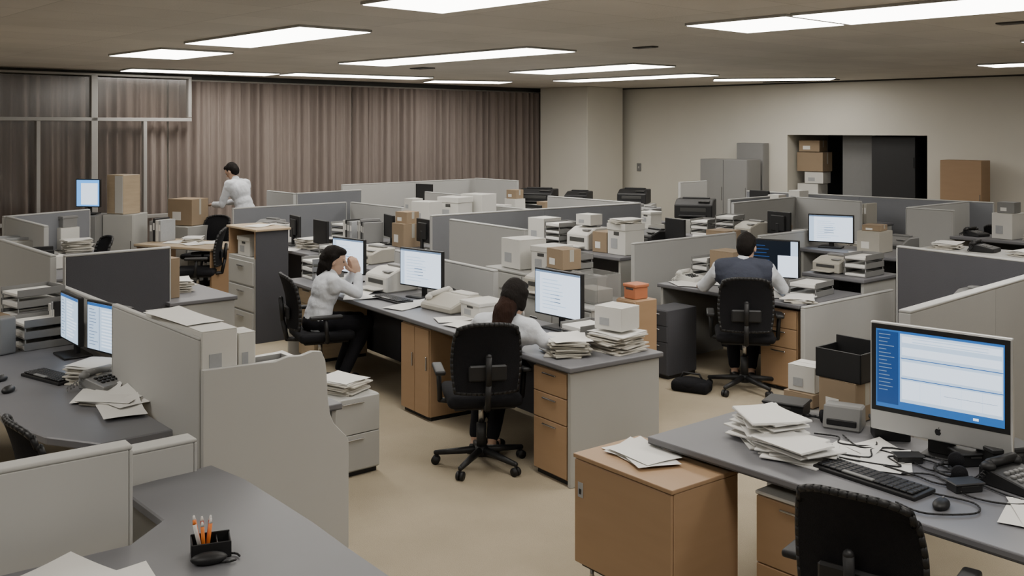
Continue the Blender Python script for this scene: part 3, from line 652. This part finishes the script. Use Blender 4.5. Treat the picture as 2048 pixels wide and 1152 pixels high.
X,Y=RF.p(-.05,1.0); pedestal(X,Y,0,-50,.62,.42,.70,door=2,body='metal_grey',front='metal_grey',label='dark grey side cabinet behind desk carrying boxes')
X,Y=RF.p(.36,1.14); box(X,Y,.705,-52,.22,.2,.2,'cardboard'); 
P=thing('paper_bin','black plastic tray bin on cardboard box','bin',X,Y,.906,-50)
B().box(-.13,.13,-.1,.1,0,.008,'black',.002).box(-.13,-.122,-.1,.1,0,.15,'black',.002).box(.122,.13,-.1,.1,0,.15,'black',.002).box(-.13,.13,-.1,-.092,0,.15,'black',.002).box(-.13,.13,.092,.1,0,.19,'black',.002).done('bin_shell',P)
X,Y=RF.p(.08,1.2); box(X,Y,.705,-48,.18,.2,.07,'cardboard',lab=False); box(X,Y,.777,-44,.16,.15,.14,'white_box',lid=False)
partition((2.15,5.48),(3.9,7.17),1.2,label='light grey fabric partition with pale sloping-away top rail',t=.07)
partition((3.28,8.5),(4.05,7.25),1.2,'fabric_dark')
SF=Fr(3.8,9.5,-50)
desk(SF,0,0,1.5,.6,1.05,top='laminate_light',label='pale raised counter behind dark partition')
for i,(a,b_,k) in enumerate(((.2,.3,'t'),(.55,.3,'p'),(.95,.3,'w'),(1.3,.3,'s'))):
    X,Y=SF.p(a,b_)
    if k=='t': paper_stack(X,Y,1.052,-30,.05)
    if k=='p': telephone(X,Y,1.052,-45)
    if k=='w': paper_stack(X,Y,1.052,-60,.04)
    if k=='s': box(X,Y,1.052,-50,.2,.2,.1,'grey_plastic')
QF=Fr(3.15,7.65,-50); desk(QF,0,0,.95,.7,label='grey desk behind light partition')
X,Y=QF.p(.6,.4); telephone(X,Y,.741,-20); X,Y=QF.p(.25,.4); printer(X,Y,.741,-50,.34,.34,.2,'grey_plastic')
# ------------------------------------------------------------------ foreground left
P=thing('desk','grey laminate corner desk with rounded edge','desk',-1,3.3,0,0)
pl=[(-1.30,4.33),(-1.1,4.15),(-.91,3.92),(-.73,3.70),(-.56,3.47),(-.35,3.2),(-.1,2.9),(.1,2.6),(-.7,2.1),(-2.1,2.95),(-1.34,3.50),(-1.30,3.72),(-1.58,4.04)]
B().prism([(x+1,y-3.3) for x,y in pl],.70,.74,'laminate',.006).done('desktop',P)
B().box(-.02,.02,-.3,.3,0,.7,'metal_beige',.003,mx=T(.25,0,0)@RZ(40)).done('end_panel',P); B().box(-.02,.02,-.2,.2,0,.7,'metal_beige',.003,mx=T(-.2,.7,0)@RZ(40)).done('end_panel',P)
partition((-2.35,2.94),(-1.40,3.66),1.05,'panel',t=.085,cap='panel')
partition((-1.90,3.85),(-1.37,4.29),.88,'panel',t=.10,cap='panel',label='low light grey desk divider with broad top')
partition((-1.93,3.09),(-1.70,2.80),1.05,'panel',t=.085,cap='panel',label='short light grey partition end beside papers')
PX,PY=-1.03,3.42
P=thing('pen_holder','low black pen holder tray on desk','pen holder',PX,PY,.741,20)
B().box(-.065,.065,-.045,.045,0,.006,'black',.002).box(-.065,.065,-.045,-.040,0,.055,'black',.002).box(-.065,.065,.040,.045,0,.06,'black',.002).box(-.065,-.060,-.045,.045,0,.055,'black',.002).box(.060,.065,-.045,.045,0,.055,'black',.002).box(.018,.022,-.04,.04,0,.05,'black',.001).done('holder_body',P)
b=B(); pts=[(.05+.04*math.cos(a),-.06+.035*math.sin(a),.006) for a in [i*math.pi/7 for i in range(13)]]; b.path(pts,.004,'black',6).done('wire_loop',P)
B().ell((-.01,-.075,.018),(.06,.03,.02),'black').done('stapler_cover',P)
for i,(dx,dy,m) in enumerate(((.012,0,'pen_orange'),(-.01,.012,'book_red'),(0,-.018,'pen_orange'),(-.02,-.008,'paper'),(.006,.018,'book_red'),(-.028,.016,'pen_orange'))):
    o=B().cyl((dx*.6,dy*.6,0),(dx*1.6,dy*1.6,.10),.0065,.0065,m,8).cyl((dx*1.6,dy*1.6,.10),(dx*1.68,dy*1.68,.115),.0065,.003,'paper' if m!='paper' else 'pen_orange',8).done('pen')
    tag(o,{'pen_orange':'orange pen','book_red':'red pen','paper':'white pen'}[m]+' standing in low black holder','pen','pens in the black holder'); pos(o,PX-.02,PY,.748)
for i,(x_,y_,a_) in enumerate(((-1.42,3.22,60),(-1.22,3.12,35),(-1.42,3.02,80),(-1.15,3.02,50))): sheet(x_,y_,.742+.004*i,a_,.24,.33,.02,'large white sheet spread over desk corner')
DF=Fr(-1.46,4.73,40)
P=thing('divider_panel','plain pale grey divider panel with irregular stepped edge','divider',-1.46,4.73,0,40)
prof=[(0,0),(.79,0),(.79,.56),(.775,.59),(.74,.625),(.70,.67),(.68,.72),(.667,.80),(.66,.93),(.652,1.0),(.63,1.05),(.58,1.058),(.52,1.045),(.44,1.05),(.37,1.035),(.30,1.04),(.15,1.045),(0,1.05)]
B().prism(prof,-.03,0,'panel',.002,mx=RX(90)).done('panel_board',P)
partition((-1.475,4.77),(-2.26,5.69),1.2,'panel',t=.036,cap='panel',label='tall blank pale grey partition beside storage box')
partition((-2.42,6.28),(-3.39,7.42),1.05)
X,Y=DF.p(.04,.08); pedestal(X,Y,0,40,.28,.62,.985,door=1,body='metal_beige',front='metal_beige',label='grey metal storage cabinet behind divider panel')
X,Y=DF.p(.095,.40); box(X,Y,.992,40,.18,.74,.235,'white_box',lid=False,label='long white document box with printed front')
X,Y=DF.p(.245,.12); box(X,Y,.992,40,.09,.14,.20,'white_box',lid=False,label='small white carton beside document box')
sheet(*DF.p(.08,.45),1.229,44,.2,.5,.02,'wide white sheet lying on document box')
X,Y=DF.p(.36,.08); desk(Fr(X,Y,40),0,0,.44,.85,ends=(0,1),label='narrow grey desk return behind divider panel')
X,Y=DF.p(.55,.38); tray(X,Y,.741,40,3); X,Y=DF.p(.7,.6); paper_stack(X,Y,.741,50,.16,.18,.26); X,Y=DF.p(.74,.25); mouse(X,Y,.741,20)
pedestal(*Fr(-1.14,6.45,40).p(-.2,-.22),0,40,.4,.42,.5,2,body='metal_beige',front='metal_beige',label='low grey metal filing cabinet with papers on top')
paper_stack(-1.10,6.47,.5,60,.08,.22,.28)
P=thing('desk','dark grey curved corner desk with two monitors','desk',-2.8,5.8,0,0)
pl=[(-1.64,4.84),(-2.32,5.64),(-2.14,5.9),(-2.5,6.27),(-3.40,7.32),(-4.1,6.75),(-3.6,6.05),(-3.05,5.62),(-2.72,5.25),(-2.5,4.95),(-2.2,4.72),(-1.9,4.62)]
B().prism([(x+2.8,y-5.8) for x,y in pl],.70,.74,'laminate',.006).done('desktop',P)
B().box(-.02,.02,-.3,.3,0,.7,'metal_grey',.003,mx=T(.85,-.95,0)@RZ(-20)).done('end_panel',P); B().box(-.02,.02,-.3,.3,0,.7,'metal_grey',.003,mx=T(-.9,1.0,0)@RZ(40)).done('end_panel',P)
monitor(-2.44,6.06,.741,-38,.48,.31,'split',label='black monitor with split pale blue document view')
monitor(-2.82,6.40,.741,-50,.38,.31,'split',label='black side monitor with pale blue text window')
keyboard(-2.68,5.82,.741,-35,.4); telephone(-2.28,5.62,.741,-30,'grey_plastic','grey desk telephone beside papers')
paper_stack(-2.42,5.78,.741,-20,.10,.2,.24); paper_stack(-2.12,5.30,.741,70,.03,.2,.3); mouse(-2.95,5.75,.741,-30); mouse(-2.78,5.52,.741,0)
for x_,y_,a_ in ((-2.0,5.12,30),(-2.05,5.28,50),(-2.25,5.42,10)): sheet(x_,y_,.743+.0004*a_,a_,curl=.08)
tray(-3.15,6.72,.741,-45,3); speaker(-3.28,6.45,.741,-30,.24); telephone(-3.42,6.35,.741,-30); box(-3.55,6.72,.741,-40,.26,.24,.2,'cardboard'); tray(-3.35,7.0,.741,-40,5); binders(-3.1,6.98,.741,-50,3)
partition((-3.6,7.85),(-4.6,9.0),1.2)
partition((-3.52,7.85),(-2.88,8.42),1.2,'fabric_dark')
desk(Fr(-3.55,9.15,-50),0,0,1.1,.6,label='grey desk with papers behind charcoal partition')
tray(-3.35,8.75,.741,-50,5); box(-3.05,8.6,.741,-45,.3,.26,.34,'cardboard'); paper_stack(-3.0,8.95,.741,20,.1)
P=thing('storage_cabinet','wood-sided storage cabinet with cubby and pale grey drawers','cabinet',-3.02,10.66,0,-50)
B().box(0,.64,.0,.36,0,.86,'metal_beige',.004).box(0,.03,0,.36,.86,1.14,'wood',.003).box(.61,.64,0,.36,.86,1.14,'wood',.003).box(.03,.61,.33,.36,.86,1.14,'metal_grey',.003).box(.64,.655,0,.36,0,1.14,'fabric_dark',.002).done('body',P)
B().box(-.02,.68,-.02,.38,1.14,1.165,'wood_pale',.005).done('top_panel',P)
for i in range(3):
    d_=B().box(.03,.61,-.016,0,.06+i*.26,.30+i*.26,'metal_beige',.004).done('drawer',P); B().box(.25,.40,-.03,-.016,.24+i*.26,.252+i*.26,'chrome',.003).done('handle',d_)
box(*Fr(-3.02,10.66,-50).p(.3,.17),.862,-50,.28,.28,.2,'white_box')
sheet(*Fr(-3.02,10.66,-50).p(.35,.18),1.167,-20)
desk(Fr(-4.75,12.55,-25),0,0,1.25,.7,top='wood_pale',side='wood',label='pale wood topped desk with papers',mod=False)
for a,b_ in((-4.3,12.7),(-4.0,12.5),(-3.85,12.65)): sheet(a,b_,.742,random.uniform(0,90))
binders(-4.6,12.95,.741,-25,4); paper_stack(-4.1,12.85,.741,10,.05)
# ------------------------------------------------------------------ items on far desks
def fill(fr,L,D,z,seed,dens=.42,mons=.15):
    r=random.Random(seed); x=.2
    while x<L-.15:
        k=r.random(); X,Y=fr.p(x,D*.5+r.uniform(-.05,.05)); a=fr.d+r.uniform(-15,15); z_=z+.001
        if k<.22:
            h=r.uniform(.12,.32); w_=r.uniform(.22,.32); box(X,Y,z_,a,w_,r.uniform(.2,.32),h,r.choice(['white_box','beige','white_box','cardboard']),lid=r.random()<.4)
            if r.random()<.5: box(X,Y,z_+h+.001,a+8,w_*.8,.2,r.uniform(.06,.18),r.choice(['white_box','cardboard','grey_plastic']),lid=r.random()<.5)
        elif k<.44: printer(X,Y,z_,a,r.uniform(.28,.36),.34,r.uniform(.14,.28),r.choice(['beige','white_box','grey_plastic','grey_plastic','black']))
        elif k<.60: tray(X,Y,z_,a,r.choice([2,3,4]))
        elif k<.60+mons: monitor(X,Y,z_,a+r.choice([0,180]),.36,.28,'off',label='switched-off black computer monitor on crowded desk')
        elif k<.84: binders(X-.12,Y,z_,a,r.choice([4,5])); 
        elif k<.93: paper_stack(X,Y,z_,a,r.uniform(.05,.16))
        else: telephone(X,Y,z_,a)
        if r.random()<.5:
            X2,Y2=fr.p(x+r.uniform(-.05,.15),D*.12); sheet(X2,Y2,z_,a+30)
        x+=dens+r.uniform(0,.05)
def fdesk(u,v0,v1,seed,D=.6,z=.74,dens=.35,mons=.12,fl=None):
    X,Y=uv(u,v1); f=Fr(X,Y,-50); desk(f,0,0,v1-v0,D,z,label='grey laminate desk crowded with office equipment')
    if fl: f=Fr(*f.p(fl,0),-50)
    fill(f,v1-v0-(fl or 0),D,z,seed,dens,mons)
fdesk(6.62,9.5,11.9,11)
fdesk(7.95,9.45,10.25,12); fdesk(7.95,11.0,12.2,31)
fdesk(9.05,9.45,12.4,13)
fdesk(10.15,9.2,12.6,14)
fdesk(11.3,10.3,11.85,15)
fdesk(5.35,8.55,9.95,34,z=.78)
fdesk(10.1,7.05,8.65,33,z=.8)
X,Y=uv(7.5,8.9); desk(Fr(X,Y,-50),0,0,1.7,.6,.85,label='grey counter crowded with white boxes and equipment')
f=Fr(X,Y,-50)
box(*f.p(.2,.3),.852,-48,.27,.28,.3,'white_box',lid=False); tray(*f.p(.52,.3),.852,-54,4); printer(*f.p(.88,.33),.852,-50,.34,.32,.24,'white_box')
box(*f.p(.88,.36),1.113,-46,.22,.2,.12,'white_box',lid=False); box(*f.p(1.22,.3),.852,-44,.2,.26,.22,'cardboard'); box(*f.p(1.5,.3),.852,-52,.27,.28,.33,'white_box'); paper_stack(*f.p(1.5,.3),1.185,-50,.04)
fdesk(8.9,7.0,8.9,17,z=.74)
fdesk(11.0,6.95,8.15,18)
fdesk(12.7,7.4,9.7,19,z=.85)
fdesk(10.1,5.2,6.7,20,z=.8)
fdesk(9.1,4.95,6.15,21,z=.93,fl=.5)
fdesk(11.7,3.9,5.8,22,z=.9)
fdesk(3.3,11.9,13.6,24)
fdesk(5.6,10.3,12.2,25)
fdesk(2.6,10.2,12.0,26)
fdesk(9.2,12.9,13.8,27,z=.9)
partition((-.93,11.43),(1.71,13.33),1.2,'fabric_blue')
partition(uv(8.72,9.4),uv(8.72,10.9),1.12)
partition(uv(7.36,11.0),uv(7.36,12.3),1.15); partition(uv(5.6,12.35),uv(7.3,12.35),1.15,'fabric_blue')
partition((-2.97,13.75),(-2.2,14.55),1.3,'fabric_blue'); partition((-3.5,14.35),(-2.98,13.72),1.3)
partition((-2.75,16.15),(-.6,18.1),1.28); partition((-.65,17.9),(.1,17.0),1.3)
partition(uv(9.85,9.2),uv(9.85,10.9),1.2); partition(uv(8.85,11.0),uv(8.85,12.6),1.22)
partition((2.76,16.5),(3.3,17.0),1.3); partition((3.73,15.9),(6.46,13.4),1.2,'fabric_blue')
partition((2.94,13.33),(4.1,14.5),1.2); partition((4.12,14.48),(4.75,13.6),1.2)
partition((5.0,12.6),(6.2,13.6),1.2); partition((4.96,12.57),(5.35,12.1),1.2)
partition((-5.75,11.3),(-5.2,12.3),1.2,'fabric_blue'); partition((-4.75,10.2),(-5.7,11.3),1.2)
partition(uv(8.5,6.2),uv(9.9,6.2),1.1)
partition(uv(11.3,8.75),uv(12.3,8.8),1.2,'fabric_blue')
X,Y=uv(9.38,5.93); monitor(X,Y,.932,-28,.47,.30,'doc',gap=.05,label='bright blue-white computer monitor by light partition')
monitor(-5.40,12.75,1.10,-10,.34,.36,'cyan',label='bright blue computer monitor on tall counter')
pedestal(-5.65,12.6,0,-5,.42,.45,1.09,door=1,body='metal_grey',front='metal_grey',label='tall grey cabinet under bright blue monitor')
pedestal(-5.21,12.72,0,-5,.4,.42,1.09,door=1,body='metal_beige',front='metal_beige',label='beige cabinet carrying pale wooden box by curtain')
P=thing('wooden_crate','upright pale wooden box with white front panel','box',-5.03,12.92,1.092,-28); B().box(-.15,.15,-.12,.15,0,.50,'wood_pale',.004).done('crate_body',P); B().box(.0,.145,-.125,-.12,.01,.49,'white_box',.002).done('front_panel',P)
pedestal(*WR.p(3.72,-.75),0,-45,.98,.45,1.63,door=2,body='metal_grey',front='metal_grey',label='grey metal cupboard against the wall',name='metal_cupboard',cat='cupboard')
pedestal(*WR.p(4.15,-.22),0,-45,.55,.2,1.92,door=1,body='metal_grey',front='metal_grey',label='taller grey metal locker behind cupboard',name='metal_locker',cat='locker')
pedestal(*WR.p(7.95,-.5),0,-45,.62,.35,1.70,door=1,body='wood',front='wood',label='tall wooden cupboard standing by the wall',name='wooden_cupboard',cat='cupboard')
P=thing('light_switch','small grey wall switch plate','switch',*WR.p(1.75,-.012),1.32,-45); B().box(-.05,.05,-.01,.01,0,.16,'grey_plastic',.003).done('switch_plate',P); B().box(-.015,.015,-.016,-.01,.06,.1,'rail',.002).done('switch_rocker',P)
pedestal(*WR.p(5.85,.5),.9,-45,.6,.7,1.2,door=1,body='grey_plastic',front='grey_plastic',label='grey cabinet standing inside wall opening',name='metal_cabinet',cat='cabinet')
pedestal(*WR.p(6.5,.25),.9,-45,.75,.7,1.15,door=1,body='black',front='black',label='black equipment cabinet inside wall opening',name='metal_cabinet',cat='cabinet',handle='black')
for i,(sx,sz,w_,h_,m) in enumerate(((5.32,.9,.4,.3,'white_box'),(5.42,1.21,.34,.2,'white_box'),(5.36,1.42,.5,.34,'cardboard'),(5.33,1.77,.38,.2,'cardboard'))): X,Y=WR.p(sx,.42); box(X,Y,sz,-45+6*(i%2),w_,.35,h_,m,lid=False,lab=(i!=2))
pedestal(-4.75,13.75,0,-30,.42,.42,.85,door=1,body='metal_beige',front='metal_beige',label='beige cabinet beside standing person')
box(-4.5,13.9,.855,-20,.4,.36,.36,'cardboard')
for (x_,y_,z_,w_,h_) in ((.45,17.3,.9,.62,.24),(2.1,17.2,.9,.5,.24),(2.75,15.0,.85,.56,.28),(1.15,17.25,.9,.4,.2)):
    printer(x_,y_,z_,-20,w_,.42,h_,'black'); 
    pedestal(x_-w_/2,y_-.26,0,-20,w_,.5,z_-.002,door=2,body='metal_beige',front='metal_beige',label='grey metal stand cabinet under black copier')
for (x_,y_,s,l_) in ((-.75,13.2,.34,True),(-.45,13.45,.36,False),(-1.1,12.9,.3,False)): box(x_,y_,.95,-35,s,s*.9,s,'white_box',lid=l_)
pedestal(*Fr(-.78,13.2,40).p(-.6,-.25),0,40,1.2,.5,.948,door=3,body='metal_beige',front='metal_beige',label='long grey metal cabinet carrying white boxes')
# ------------------------------------------------------------------ world & camera
w=bpy.data.worlds.new('World'); SC.world=w; w.use_nodes=True; w.node_tree.nodes['Background'].inputs[0].default_value=(.02,.02,.022,1)
cam=bpy.data.cameras.new('Camera'); co=bpy.data.objects.new('Camera',cam); COL.objects.link(co)
co.location=(0,0,2.2); co.rotation_euler=(math.radians(90),0,0); cam.lens=35.16; cam.sensor_width=36; cam.shift_y=-.1567; cam.clip_end=100
SC.camera=co
